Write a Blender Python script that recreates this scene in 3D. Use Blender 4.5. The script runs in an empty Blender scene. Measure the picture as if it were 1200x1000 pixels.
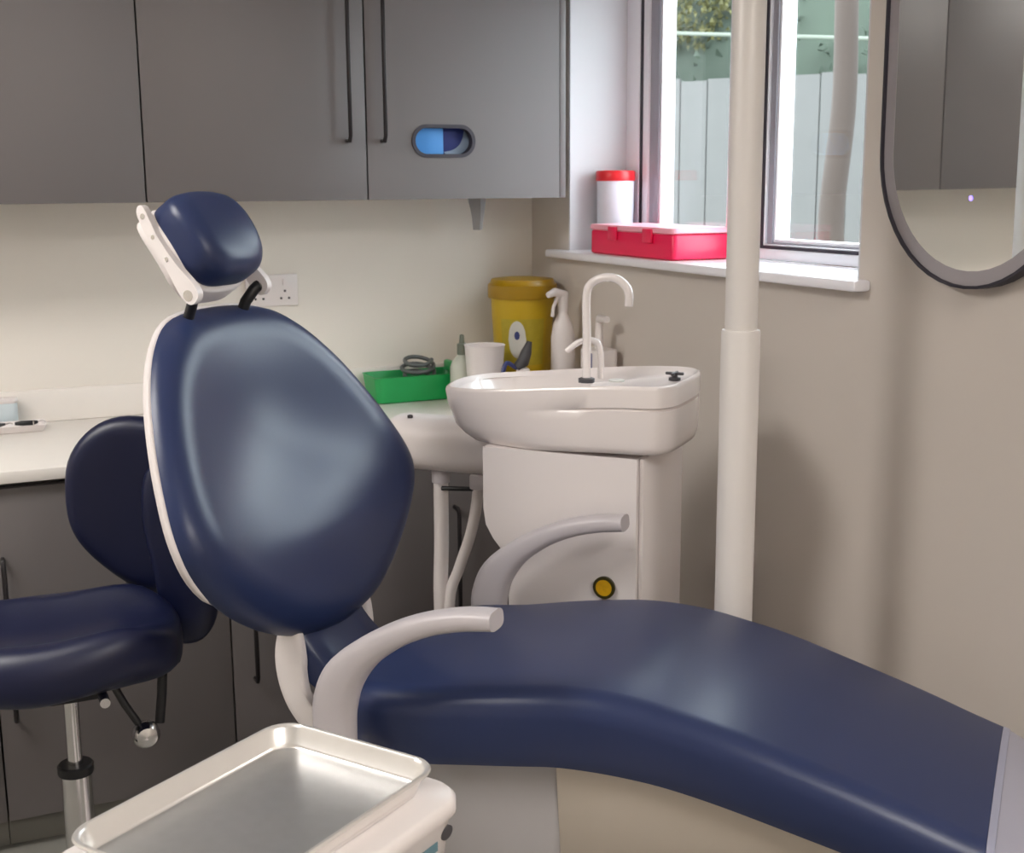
import bpy, bmesh, math, random
from mathutils import Vector, Matrix
random.seed(7)
S = bpy.context.scene
COL = S.collection
PI = math.pi
def R(d): return math.radians(d)

# ---------------------------------------------------------------- camera
CAM_LOC = Vector((0, 0, 1.505))
pitch, yaw, roll = R(10.9), R(24.0), R(-0.4)
fw = Vector((math.sin(yaw)*math.cos(pitch), math.cos(yaw)*math.cos(pitch), -math.sin(pitch)))
rt = fw.cross(Vector((0, 0, 1))).normalized(); up = rt.cross(fw)
r2 = rt*math.cos(roll) + up*math.sin(roll); u2 = -rt*math.sin(roll) + up*math.cos(roll)
cd = bpy.data.cameras.new('camera'); cam = bpy.data.objects.new('camera', cd); COL.objects.link(cam)
cam.matrix_world = Matrix(((r2.x, u2.x, -fw.x, CAM_LOC.x), (r2.y, u2.y, -fw.y, CAM_LOC.y), (r2.z, u2.z, -fw.z, CAM_LOC.z), (0, 0, 0, 1)))
cd.sensor_fit = 'HORIZONTAL'; cd.sensor_width = 36.0; cd.lens = 36.0*1480/1200; cd.clip_start = 0.05
cd.dof.use_dof = True; cd.dof.focus_distance = 1.95; cd.dof.aperture_fstop = 11.0
S.camera = cam

# ---------------------------------------------------------------- world, exposure
SKY_STRENGTH = 5.0
PANEL_STRENGTH = 9.5
w = bpy.data.worlds.new('sky'); S.world = w; w.use_nodes = True
bg = w.node_tree.nodes['Background']; bg.inputs[0].default_value = (0.86, 0.94, 1.0, 1); bg.inputs[1].default_value = SKY_STRENGTH
vs = S.view_settings; vs.view_transform = 'Standard'; vs.look = 'None'; vs.gamma = 1.0; vs.exposure = 1.2; vs.use_curve_mapping = False
S.cycles.max_bounces = 10; S.cycles.diffuse_bounces = 6; S.cycles.use_denoising = True

# ---------------------------------------------------------------- materials
def lin(c): 
    c /= 255.0
    return c/12.92 if c <= 0.04045 else ((c+0.055)/1.055)**2.4
def rgb(r, g, b): return (lin(r), lin(g), lin(b), 1)
def mat(name, col, rough=0.5, metal=0.0, noise=0.0, nscale=8.0, bump=0.0, bscale=200.0, coat=0.0, emit=None, spec=0.5, trans=0.0):
    m = bpy.data.materials.new(name); m.use_nodes = True
    nt = m.node_tree; b = nt.nodes['Principled BSDF']
    b.inputs['Base Color'].default_value = col; b.inputs['Roughness'].default_value = rough; b.inputs['Metallic'].default_value = metal
    b.inputs['Specular IOR Level'].default_value = spec
    b.inputs['Coat Weight'].default_value = coat; b.inputs['Coat Roughness'].default_value = 0.25
    b.inputs['Transmission Weight'].default_value = trans
    tc = nt.nodes.new('ShaderNodeTexCoord')
    if noise:
        n = nt.nodes.new('ShaderNodeTexNoise'); n.inputs['Scale'].default_value = nscale; n.inputs['Detail'].default_value = 4
        mx = nt.nodes.new('ShaderNodeMix'); mx.data_type = 'RGBA'
        mx.inputs[6].default_value = tuple(min(1, c*(1-noise)) for c in col[:3])+(1,)
        mx.inputs[7].default_value = tuple(min(1, c*(1+noise)) for c in col[:3])+(1,)
        nt.links.new(tc.outputs['Object'], n.inputs['Vector']); nt.links.new(n.outputs['Fac'], mx.inputs[0]); nt.links.new(mx.outputs[2], b.inputs['Base Color'])
    if bump:
        n2 = nt.nodes.new('ShaderNodeTexNoise'); n2.inputs['Scale'].default_value = bscale; n2.inputs['Detail'].default_value = 3
        bp = nt.nodes.new('ShaderNodeBump'); bp.inputs['Strength'].default_value = bump; bp.inputs['Distance'].default_value = 0.002
        nt.links.new(tc.outputs['Object'], n2.inputs['Vector']); nt.links.new(n2.outputs['Fac'], bp.inputs['Height']); nt.links.new(bp.outputs['Normal'], b.inputs['Normal'])
    if emit:
        b.inputs['Emission Color'].default_value = emit[0]; b.inputs['Emission Strength'].default_value = emit[1]
    return m
M = {}
M['wall'] = mat('wall_paint', rgb(232, 226, 218), 0.7, noise=0.02, nscale=3)
M['wall_shaded'] = mat('shaded_wall_paint', rgb(208, 199, 191), 0.7, noise=0.02, nscale=3)  # wall paint darkened: the right wall's shade is put into the colour
M['ceiling'] = mat('ceiling_paint', rgb(240, 238, 234), 0.8, noise=0.01)
M['floor'] = mat('floor_vinyl', rgb(128, 126, 120), 0.45, noise=0.08, nscale=25)
M['cab'] = mat('grey_laminate', rgb(106, 101, 101), 0.42, noise=0.03, nscale=4)
M['carcass'] = mat('carcass_board', rgb(70, 67, 66), 0.6, noise=0.03)
M['black_handle'] = mat('black_metal', rgb(38, 34, 36), 0.4, 0.3, noise=0.05)
M['counter'] = mat('white_worktop', rgb(238, 232, 226), 0.35, noise=0.02, nscale=30)
M['plinth'] = mat('grey_plinth', rgb(120, 118, 112), 0.5, noise=0.03)
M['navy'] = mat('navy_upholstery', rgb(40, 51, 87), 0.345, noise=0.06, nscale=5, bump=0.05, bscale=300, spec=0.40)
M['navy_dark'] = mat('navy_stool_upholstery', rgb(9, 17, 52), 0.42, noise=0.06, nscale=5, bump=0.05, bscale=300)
M['white'] = mat('white_plastic', rgb(232, 225, 224), 0.35, noise=0.015)
M['casing'] = mat('grey_white_casing', rgb(176, 173, 175), 0.4, noise=0.015)
M['pan'] = mat('beige_plastic', rgb(206, 196, 184), 0.4, noise=0.015)
M['ceramic'] = mat('white_glazed', rgb(232, 224, 222), 0.2, noise=0.01, coat=0.3)
M['arm'] = mat('grey_white_plastic', rgb(190, 184, 188), 0.38, noise=0.02)
M['pole'] = mat('cream_enamel', rgb(220, 215, 212), 0.35, noise=0.01)
M['steel'] = mat('stainless_steel', (0.74, 0.72, 0.70, 1), 0.22, 1.0, noise=0.05, nscale=40)
M['steel_wall'] = mat('lightened_steel_rim', (0.84, 0.82, 0.80, 1), 0.33, 0.72, noise=0.03, nscale=40)  # tray steel lightened to paint in the light its walls catch
M['steel_floor'] = mat('darkened_brushed_steel', (0.60, 0.60, 0.60, 1), 0.42, 1.0, noise=0.06, nscale=60)  # same tray steel darkened to paint in the reflected grey cabinets
M['chrome'] = mat('chrome', (0.72, 0.71, 0.72, 1), 0.18, 1.0, noise=0.02)
M['black'] = mat('black_plastic', rgb(20, 20, 24), 0.45, noise=0.05)
M['darkgrey'] = mat('dark_grey_plastic', rgb(70, 68, 72), 0.45, noise=0.03)
M['red'] = mat('red_plastic', rgb(240, 22, 84), 0.35, noise=0.03)
M['pink'] = mat('translucent_pink_lid', rgb(252, 176, 194), 0.3, noise=0.03)
M['redlid'] = mat('red_lid', rgb(214, 30, 40), 0.35, noise=0.03)
M['jar'] = mat('white_label', rgb(214, 216, 226), 0.4, noise=0.08, nscale=20)
M['frame'] = mat('white_upvc', rgb(236, 234, 240), 0.3, noise=0.01)
M['gasket'] = mat('dark_gasket', rgb(50, 46, 56), 0.6, noise=0.03)
M['greyframe'] = mat('grey_upvc_recess', rgb(150, 148, 158), 0.4, noise=0.02)
M['yellow'] = mat('yellow_plastic', rgb(192, 160, 10), 0.4, noise=0.06, nscale=14)
M['yellow_lid'] = mat('yellow_lid', rgb(158, 122, 4), 0.4, noise=0.04)
M['green'] = mat('green_plastic', rgb(28, 160, 84), 0.35, noise=0.06)
M['cable'] = mat('grey_rubber', rgb(92, 96, 96), 0.5, noise=0.05)
M['bottle'] = mat('milky_plastic', rgb(196, 200, 188), 0.35, noise=0.04)
M['olive'] = mat('grey_green_cap', rgb(110, 116, 104), 0.4, noise=0.03)
M['blue'] = mat('blue_card', rgb(60, 140, 215), 0.5, noise=0.06)
M['blue_dark'] = mat('dark_blue_card', rgb(18, 40, 116), 0.5, noise=0.06)
M['navy_label'] = mat('navy_label', rgb(58, 66, 120), 0.5, noise=0.04)
M['silver_blue'] = mat('pale_blue_film', rgb(150, 170, 196), 0.3, noise=0.1)
M['label'] = mat('pale_label', rgb(206, 206, 200), 0.5, noise=0.05, nscale=40)
M['badge'] = mat('yellow_disc', rgb(206, 158, 20), 0.4, noise=0.25, nscale=90)
M['brass_ring'] = mat('dark_olive_ring', rgb(64, 58, 26), 0.4, 0.2, noise=0.05)
M['teal'] = mat('grey_teal_print', rgb(96, 128, 140), 0.5, noise=0.05)
M['paleblue'] = mat('pale_blue_panel', rgb(208, 220, 226), 0.4, noise=0.02)
M['towel'] = mat('grey_paper', rgb(150, 148, 148), 0.8, noise=0.04)
M['mirror'] = mat('mirror_silver', (0.86, 0.87, 0.86, 1), 0.015, 1.0, noise=0.005)
M['mirror_ring'] = mat('frosted_ring', rgb(160, 154, 158), 0.35, noise=0.02)
M['mirror_led'] = mat('violet_touch_light', rgb(120, 100, 240), 0.4, noise=0.01, emit=((0.25, 0.18, 1.0, 1), 1.2))
M['panel'] = mat('light_diffuser', rgb(250, 248, 244), 0.5, noise=0.01, emit=((1.0, 0.965, 0.92, 1), PANEL_STRENGTH))
M['footcover'] = mat('grey_foot_cover', rgb(156, 156, 172), 0.3, noise=0.05, coat=0.3)
M['seam'] = mat('pale_piping', rgb(150, 152, 172), 0.35, noise=0.02)
M['fence'] = mat('pale_boards', rgb(76, 75, 74), 0.8, noise=0.06, nscale=6)
M['leaf'] = mat('hedge_leaf', rgb(38, 50, 38), 0.7, noise=0.35, nscale=3)
M['leaf_y'] = mat('yellow_leaf', rgb(74, 72, 34), 0.7, noise=0.3, nscale=4)
M['trunk'] = mat('grey_bark', rgb(52, 42, 37), 0.9, noise=0.1, nscale=3)
M['rail'] = mat('pale_wire', rgb(84, 90, 80), 0.6, noise=0.02)
M['ground'] = mat('grey_paving', rgb(84, 82, 80), 0.9, noise=0.15, nscale=3)
M['door'] = mat('white_door_paint', rgb(228, 226, 222), 0.5, noise=0.01)
def glass_mat():
    m = bpy.data.materials.new('window_glass'); m.use_nodes = True; nt = m.node_tree
    for n in list(nt.nodes): nt.nodes.remove(n)
    o = nt.nodes.new('ShaderNodeOutputMaterial'); t = nt.nodes.new('ShaderNodeBsdfTransparent'); g = nt.nodes.new('ShaderNodeBsdfGlossy')
    t.inputs[0].default_value = (0.93, 0.95, 0.94, 1); g.inputs['Roughness'].default_value = 0.02
    x = nt.nodes.new('ShaderNodeMixShader'); x.inputs[0].default_value = 0.04
    tl = nt.nodes.new('ShaderNodeBsdfTranslucent'); tl.inputs[0].default_value = (.9, .92, .92, 1); y = nt.nodes.new('ShaderNodeMixShader'); y.inputs[0].default_value = 0.0
    nt.links.new(t.outputs[0], x.inputs[1]); nt.links.new(g.outputs[0], x.inputs[2]); nt.links.new(x.outputs[0], y.inputs[1]); nt.links.new(tl.outputs[0], y.inputs[2]); nt.links.new(y.outputs[0], o.inputs[0])
    return m
M['glass'] = glass_mat()

# ---------------------------------------------------------------- helpers
def tag(o, label=None, cat=None, group=None, kind=None):
    if label: o['label'] = label
    if cat: o['category'] = cat
    if group: o['group'] = group
    if kind: o['kind'] = kind
    return o
def thing(name, label, cat, loc=(0, 0, 0), rz=0.0, group=None):
    o = bpy.data.objects.new(name, None); o.empty_display_size = 0.05; COL.objects.link(o)
    o.location = loc; o.rotation_euler = (0, 0, rz)
    return tag(o, label, cat, group)
def obj(name, bm, m, parent=None, smooth=True, angle=40, label=None, world=None):
    """link bm as one mesh object; bm coordinates are the parent's local frame, or the world when world=True (unrotated roots)"""
    bmesh.ops.recalc_face_normals(bm, faces=bm.faces[:])
    me = bpy.data.meshes.new(name); bm.to_mesh(me); bm.free()
    me.materials.append(M[m] if isinstance(m, str) else m)
    if smooth:
        for p in me.polygons: p.use_smooth = True
        me.set_sharp_from_angle(angle=R(angle))
    o = bpy.data.objects.new(name, me); COL.objects.link(o)
    if parent is not None:
        o.parent = parent
        if world:
            q = parent; off = Vector((0, 0, 0))
            while q is not None: off += q.location; q = q.parent
            me.transform(Matrix.Translation(-off))
    if label: o['label'] = label
    return o
def box(bm, x0, x1, y0, y1, z0, z1, bev=0.0, seg=2):
    vs_ = [bm.verts.new(p) for p in ((x0,y0,z0),(x1,y0,z0),(x1,y1,z0),(x0,y1,z0),(x0,y0,z1),(x1,y0,z1),(x1,y1,z1),(x0,y1,z1))]
    fs = [bm.faces.new([vs_[i] for i in f]) for f in ((3,2,1,0),(4,5,6,7),(0,1,5,4),(1,2,6,5),(2,3,7,6),(3,0,4,7))]
    if bev > 0:
        es = list({e for f in fs for e in f.edges})
        bmesh.ops.bevel(bm, geom=es, offset=bev, segments=seg, profile=0.5, affect='EDGES')
    return bm
def bx(*a, **k): return box(bmesh.new(), *a, **k)
def loft(bm, rings, close=True, cap0=True, cap1=True):
    rv = [[bm.verts.new(p) for p in r] for r in rings]
    n = len(rv[0])
    for a, b in zip(rv[:-1], rv[1:]):
        for i in range(n if close else n-1):
            j = (i+1) % n
            bm.faces.new((a[i], a[j], b[j], b[i]))
    def cap(r):
        c = Vector((0, 0, 0))
        for v in r: c += v.co
        cv = bm.verts.new(c/len(r))
        for i in range(len(r)): bm.faces.new((r[i], r[(i+1) % len(r)], cv))
    if cap0: cap(rv[0])
    if cap1: cap(rv[-1])
    return bm
def spline(pts, n, closed=False):
    P = [Vector(p) for p in pts]; m = len(P); out = []
    segs = m if closed else m-1
    for k in range(n if closed else n+1):
        x = k/n*segs; i = min(int(x), segs-1); f = x-i
        def g(j): return P[j % m] if closed else P[max(0, min(m-1, j))]
        a, b, c, d = g(i-1), g(i), g(i+1), g(i+2)
        if not closed:
            if i == 0: a = b*2-c
            if i+2 > m-1: d = c*2-b
        out.append(0.5*((2*b)+(c-a)*f+(2*a-5*b+4*c-d)*f*f+(3*b-a-3*c+d)*f**3))
    return out
def tube(bm, path, rad, seg=12, cap=True, ref=None, power=2.0):
    """sweep an ellipse (r or (r_n, r_b)) along path"""
    P = [Vector(p) for p in path]; n = len(P); rings = []
    t0 = (P[1]-P[0]).normalized()
    nrm = Vector(ref) if ref else (Vector((0, 0, 1)) if abs(t0.z) < 0.9 else Vector((1, 0, 0)))
    for i in range(n):
        t = ((P[min(i+1, n-1)]-P[max(i-1, 0)])).normalized()
        nrm = (nrm - t*nrm.dot(t)).normalized(); b = t.cross(nrm)
        r = rad[i] if isinstance(rad, list) else rad
        ra, rb = r if isinstance(r, tuple) else (r, r)
        ring = []
        for k in range(seg):
            a = 2*PI*k/seg; ca, sa = math.cos(a), math.sin(a)
            ca = math.copysign(abs(ca)**(2/power), ca); sa = math.copysign(abs(sa)**(2/power), sa)
            ring.append(P[i]+nrm*ra*ca+b*rb*sa)
        rings.append(ring)
    return loft(bm, rings, True, cap, cap)
def tb(*a, **k): return tube(bmesh.new(), *a, **k)
def lathe(bm, prof, c=(0, 0, 0), seg=28, axis='z'):
    rings = []
    for r, h in prof:
        ring = []
        for k in range(seg):
            a = 2*PI*k/seg; x, y = r*math.cos(a), r*math.sin(a)
            p = {'z': (x, y, h), 'x': (h, x, y), 'y': (y, h, x)}[axis]
            ring.append(Vector(p)+Vector(c))
        rings.append(ring)
    return loft(bm, rings)
def lt(*a, **k): return lathe(bmesh.new(), *a, **k)
def rrect(w, h, r, n=6, cx=0.0, cy=0.0):
    out = []
    for qx, qy, a0 in ((1, 1, 0), (-1, 1, 90), (-1, -1, 180), (1, -1, 270)):
        for k in range(n+1):
            a = R(a0+90*k/n); out.append((cx+qx*(w/2-r)+r*math.cos(a), cy+qy*(h/2-r)+r*math.sin(a)))
    return out
def pad(outline, th, edge, front, mapf, rings=12, back_edge=None, centre=None, thick=None):
    """upholstered pad: outline [(u,v)], front surface w=front(u,v), rounded edge of radius edge, thickness th; mapf(u,v,w)->Vector"""
    bm = bmesh.new(); n = len(outline); be = edge if back_edge is None else back_edge
    cu, cv = centre if centre else (sum(p[0] for p in outline)/n, sum(p[1] for p in outline)/n)
    rad = min(math.hypot(p[0]-cu, p[1]-cv) for p in outline)
    seq = []
    e = min(0.95, edge/rad)
    for k in range(1, rings+1): seq.append(((1-e)*k/rings, 0.0))
    for k in range(1, 7):
        a = k/6*PI/2; seq.append((1-e*(1-math.sin(a)), -edge*(1-math.cos(a))))
    eb = min(0.95, be/rad)
    for k in range(0, 6):
        a = k/5*PI/2; seq.append((1-eb*(1-math.cos(a)), -th+be*(1-math.sin(a))))
    for k in range(rings//2-1, 0, -1): seq.append(((1-eb)*k/(rings//2), -th))
    c0 = bm.verts.new(mapf(cu, cv, front(cu, cv)))
    prev = None; first = None
    for s, dw in seq:
        ring = []
        for (u, v) in outline:
            uu, vv = cu+(u-cu)*s, cv+(v-cv)*s
            ring.append(bm.verts.new(mapf(uu, vv, front(uu, vv)+dw)))
        if prev:
            for i in range(n):
                j = (i+1) % n; bm.faces.new((prev[i], prev[j], ring[j], ring[i]))
        else:
            for i in range(n): bm.faces.new((c0, ring[i], ring[(i+1) % n]))
        prev = ring
    c1 = bm.verts.new(mapf(cu, cv, front(cu, cv)-th))
    for i in range(n): bm.faces.new((prev[(i+1) % n], prev[i], c1))
    return bm
def struct(name, bm, m, parent=None, **k):
    o = obj(name, bm, m, parent, **k)
    if parent is None: o['kind'] = 'structure'
    return o
def sstep(a, b, x):
    if a > b: return 1-sstep(b, a, x)
    t = max(0, min(1, (x-a)/(b-a))); return t*t*(3-2*t)

# ---------------------------------------------------------------- the room
BY, RX, CEIL = 3.48, 1.62, 2.5
LX, FY = -2.6, -1.6
WX = 1.80                     # inner face of the window frame
W0, W1, WZ0, WZ1 = 1.975, 3.235, 1.30, 2.20
struct('floor', bx(LX-.1, RX+.3, FY-.1, BY+.1, -0.1, 0), 'floor', smooth=False)
struct('ceiling', bx(LX-.1, RX+.3, FY-.1, BY+.1, CEIL, CEIL+.1), 'ceiling', smooth=False)
struct('wall_back', bx(LX-.1, RX+.3, BY, BY+.1, 0, CEIL), 'wall', smooth=False)
struct('wall_left', bx(LX-.1, LX, FY, BY, 0, CEIL), 'wall', smooth=False)
struct('wall_front', bx(LX-.1, RX+.3, FY-.1, FY, 0, CEIL), 'wall', smooth=False)
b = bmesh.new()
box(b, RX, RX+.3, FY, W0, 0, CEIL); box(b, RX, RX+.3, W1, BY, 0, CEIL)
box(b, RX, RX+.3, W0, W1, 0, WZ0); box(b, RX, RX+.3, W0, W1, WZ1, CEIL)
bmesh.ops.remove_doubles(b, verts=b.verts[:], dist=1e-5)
struct('wall_right', b, 'wall_shaded', smooth=False)
q = bmesh.new(); box(q, RX+.001, WX, W1-.006, W1, WZ0+.018, WZ1); box(q, RX+.001, WX, W0, W0+.006, WZ0+.018, WZ1); box(q, RX+.001, WX, W0+.006, W1-.006, WZ1-.006, WZ1)
M['reveal'] = mat('white_reveal_board', rgb(212, 212, 216), 0.5, noise=0.01)
struct('trim_2', q, 'reveal', smooth=False)
# window: frame, two sashes, gaskets, panes, sill
win = thing('window_1', None, None, (WX, W1, WZ0)); win['kind'] = 'structure'
def wb(name, m, *bs, bev=0.004):
    q = bmesh.new()
    for a in bs: box(q, *a, bev=bev)
    return obj(name, q, m, win, world=True)
FZ = WZ0+.022
YS1, YM0, YM1 = 3.160, 2.583, 2.615
wb('window_frame', 'frame', (WX, WX+.07, YS1, W1, FZ, WZ1), (WX, WX+.07, W0, W0+.09, FZ, WZ1), (WX, WX+.07, W0+.09, YS1, FZ, FZ+.025), (WX, WX+.07, W0+.09, YS1, WZ1-.06, WZ1), (WX, WX+.07, YM0, YM1, FZ+.025, WZ1-.06))
def rim(name, m, x0, x1, y0, y1, z0, z1, l, r, b_, t_, bev):
    wb(name, m, (x0, x1, y0, y0+l, z0, z1), (x0, x1, y1-r, y1, z0, z1), (x0, x1, y0+l, y1-r, z0, z0+b_), (x0, x1, y0+l, y1-r, z1-t_, z1), bev=bev)
    return y0+l, y1-r, z0+b_, z1-t_
def sash(y0, y1, g, st, rc, bd):
    x0, x1 = WX+.006, WX+.058
    c = (y0, y1, FZ+.025, WZ1-.06)
    c = rim('gasket', 'gasket', x0-.002, x1, *c, g, g, .007, .008, 0)
    c = rim('sash_frame', 'frame', x0, x1, *c, st, st, .004, .03, .002)
    c = rim('sash_recess', 'greyframe', x0+.006, x1, *c, rc, rc, .004, .02, .002)
    c = rim('sash_bead', 'frame', x0+.010, x1, *c, .034, bd, .008, .03, .002)
    wb('window_pane', 'glass', (x0+.03, x0+.034, *c), bev=0)
sash(YM1, YS1, .012, .030, .046, .010); sash(W0+.09, YM0, .022, .006, .022, .008)
b = bmesh.new(); box(b, RX-.04, RX+.001, W0-.035, W1+.075, WZ0-.004, WZ0+.018, bev=.006); box(b, RX, WX+.02, W0, W1, WZ0, WZ0+.018)
struct('trim_1', b, 'frame')
# door behind the camera, so that the room can be entered
dr = thing('door_1', None, None, (-1.2, FY, 0)); dr['kind'] = 'structure'
obj('door_leaf', bx(-1.6, -.78, FY+.001, FY+.04, 0.005, 2.0, bev=.004), 'door', dr, world=True)
obj('door_handle', tb([(-.86, FY+.04, 1.0), (-.86, FY+.09, 1.0), (-.98, FY+.09, 1.0)], .01), 'chrome', dr, world=True)

# ceiling lights: 600 mm panels set in the ceiling
def ceiling_light(x, y, label, w_=.3, d_=.3):
    t = thing('ceiling_light', label, 'light', (x, y, CEIL))
    q = bmesh.new(); e = .02
    for a in ((-w_, w_, -d_, -d_+e), (-w_, w_, d_-e, d_), (-w_, -w_+e, -d_+e, d_-e), (w_-e, w_, -d_+e, d_-e)): box(q, a[0], a[1], a[2], a[3], -.014, 0)
    obj('light_frame', q, 'frame', t, smooth=False)
    obj('diffuser', bx(-w_+e, w_-e, -d_+e, d_-e, -.010, 0), 'panel', t, smooth=False)
ceiling_light(-.95, 2.05, 'long white light panel in the ceiling near the wall cabinets', .6, .3)
ceiling_light(.95, -.5, 'long white light panel in the ceiling behind the camera', .6, .3)

# ---------------------------------------------------------------- wall cabinets
CF, CZ = 3.15, 1.468
def bar_handle(parent, x, y, z0, z1, proj=.032, r=.0055):
    p = [(x, y, z1), (x, y-proj*.75, z1), (x, y-proj, z1-.012)] + [(x, y-proj, z0+.012), (x, y-proj*.75, z0), (x, y, z0)]
    return obj('handle', tb(p, r, seg=8, ref=(1, 0, 0)), 'black_handle', parent, world=True)
def carcass(t, x0, x1, y0, y1, z0, z1, m='carcass'):
    q = bmesh.new(); e = .018
    box(q, x0, x0+e, y0, y1, z0, z1); box(q, x1-e, x1, y0, y1, z0, z1); box(q, x0+e, x1-e, y0, y1, z0, z0+e); box(q, x0+e, x1-e, y0, y1, z1-e, z1); box(q, x0+e, x1-e, y1-.01, y1, z0+e, z1-e)
    return obj('carcass', q, m, t, world=True, smooth=False)
def door(t, x0, x1, z0, z1, y=CF, hole=None):
    if not hole:
        return obj('door', bx(x0, x1, y, y+.019, z0, z1, bev=.0015), 'cab', t, world=True)
    q = bmesh.new(); hx, hz, hw, hh = hole
    outer = [(x0, z0), (x1, z0), (x1, z1), (x0, z1)]
    inner = rrect(hw, hh, hh/2-.0005, 10, hx, hz)
    def ringof(pts):
        v = [q.verts.new((a, y, c)) for a, c in pts]; return [q.edges.new((v[i], v[(i+1) % len(v)])) for i in range(len(v))]
    es = ringof(outer)+ringof(inner)
    r = bmesh.ops.triangle_fill(q, use_beauty=True, edges=es)
    fs = [f for f in q.faces]
    ex = bmesh.ops.extrude_face_region(q, geom=fs)
    bmesh.ops.translate(q, verts=[v for v in ex['geom'] if isinstance(v, bmesh.types.BMVert)], vec=(0, .019, 0))
    return obj('door', q, 'cab', t, world=True, angle=25)
TOPZ = 2.19
t = thing('wall_cabinet', 'grey wall cabinet at the left edge, single plain door with no handle in sight', 'cabinet', (-.1, BY, CZ))
carcass(t, -.098, .452, CF+.02, BY-.002, CZ, TOPZ); door(t, -.096, .4505, CZ-.002, TOPZ)
t = thing('wall_cabinet', 'grey wall cabinet with two black bar handles and an oval opening in its right door', 'cabinet', (.455, BY, CZ))
carcass(t, .4535, 1.549, CF+.02, BY-.002, CZ, TOPZ)
d = door(t, .4545, 1.0025, CZ-.002, TOPZ); bar_handle(d, .953, CF, 1.613, 2.06)
d = door(t, 1.0065, 1.549, CZ-.002, TOPZ, hole=(1.2135, 1.6145, .166, .074)); bar_handle(d, 1.045, CF, 1.613, 2.06)
ro, ri = rrect(.176, .084, .0415, 12, 1.2135, 1.6145), rrect(.158, .066, .0325, 12, 1.2135, 1.6145)
q = bmesh.new(); n = len(ro)
L = [[q.verts.new((a, yy, c)) for a, c in pts] for pts, yy in ((ro, CF-.0002), (ro, CF-.004), (ri, CF-.004), (ri, CF+.02))]
for A_, B_ in zip(L[:-1], L[1:]):
    for i in range(n): q.faces.new((A_[i], A_[(i+1) % n], B_[(i+1) % n], B_[i]))
obj('opening_rim', q, 'gasket', d, world=True)
obj('end_panel', bx(1.5505, 1.568, CF, BY-.002, CZ-.002, TOPZ, bev=.001), 'cab', t, world=True)
t = thing('wall_cabinet', 'grey wall cabinet out of frame on the left, second from the end of the row', 'cabinet', (-.65, BY, CZ))
carcass(t, -.648, -.1, CF+.02, BY-.002, CZ, TOPZ); d = door(t, -.647, -.099, CZ-.002, TOPZ); bar_handle(d, -.60, CF, 1.613, 2.06)
t = thing('wall_cabinet', 'grey wall cabinet farthest left out of frame, end of the row', 'cabinet', (-1.2, BY, CZ))
carcass(t, -1.198, -.65, CF+.02, BY-.002, CZ, TOPZ); d = door(t, -1.197, -.651, CZ-.002, TOPZ); bar_handle(d, -.70, CF, 1.613, 2.06)
# gloves boxes behind the oval opening
t = thing('glove_box', 'bright blue card box behind left half of the oval cabinet opening', 'box', (1.17, 3.2, CZ+.018))
obj('carton', bx(1.12, 1.222, CF+.024, CF+.12, CZ+.018, 1.70, bev=.002), 'blue', t, world=True)
t = thing('glove_box', 'dark blue box behind right half of the oval cabinet opening', 'box', (1.29, 3.25, CZ+.018))
obj('carton', bx(1.224, 1.33, CF+.034, CF+.13, CZ+.018, 1.70, bev=.002), 'blue_dark', t, world=True)
q = bmesh.new()
ga = [(1.226, 1.588), (1.25, 1.5925), (1.268, 1.604), (1.279, 1.622), (1.284, 1.642)]
gi = spline([(a, 0, c) for a, c in ga], 20); go = spline([(a+.010+.012*i/4, 0, c-.012-.004*i/4) for i, (a, c) in enumerate(ga)], 20)
top = [(CF+.0335, p, o_) for p, o_ in zip(gi, go)]
v1 = [(q.verts.new((p.x, y_, p.z)), q.verts.new((o_.x, y_, o_.z))) for y_, p, o_ in top]
for i in range(20): q.faces.new((v1[i][0], v1[i+1][0], v1[i+1][1], v1[i][1]))
ex = bmesh.ops.extrude_face_region(q, geom=q.faces[:]); bmesh.ops.translate(q, verts=[v for v in ex['geom'] if isinstance(v, bmesh.types.BMVert)], vec=(0, -.002, 0))
obj('printed_swoosh', q, 'silver_blue', t, world=True, label='pale blue curved print')
# paper towel end hanging below the right door
q = bmesh.new(); rings = []
for k in range(9):
    f = k/8; z = CZ+.03-.12*f; hw = .034*(1-.58*f); d_ = .010*math.sin(PI*f)
    rings.append([(1.37-hw, 3.30+.004*math.sin(7*f), z), (1.37, 3.29-d_, z), (1.37+hw*.9, 3.302, z), (1.37, 3.304-d_*.4, z)])
tag(obj('paper_towel', loft(q, rings), 'towel'), 'grey tapering paper end hanging under the right wall cabinet', 'paper towel')

# ---------------------------------------------------------------- base cabinets and worktop
BF = 2.90
def base_unit(x0, x1, label, hx=None, two=False):
    t = thing('base_cabinet', label, 'cabinet', (x0, BY, 0))
    carcass(t, x0+.001, x1-.001, BF+.02, BY-.002, .085, .862)
    if two:
        m_ = (x0+x1)/2
        d = door(t, x0+.002, m_-.002, .082, .858, y=BF); bar_handle(d, m_-.05, BF, .33, .70)
        d = door(t, m_+.002, x1-.002, .082, .858, y=BF); bar_handle(d, m_+.05, BF, .33, .70)
    else:
        d = door(t, x0+.002, x1-.002, .082, .858, y=BF)
        if hx: bar_handle(d, hx, BF, .33, .70)
    obj('plinth', bx(x0+.001, x1-.001, BF+.05, BF+.068, 0, .085), 'plinth', t, world=True, smooth=False)
base_unit(.028, .552, 'dark grey base cabinet behind the stool, black handle at its left side', .062)
base_unit(.552, 1.076, 'dark grey base cabinet behind the lower end of the chair back, handle at its left', .605)
base_unit(1.076, 1.60, 'dark grey base cabinet at the wall end behind the spittoon', 1.13)
base_unit(-.50, .028, 'dark grey base cabinet at the far left edge under the worktop', -.03)
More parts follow.
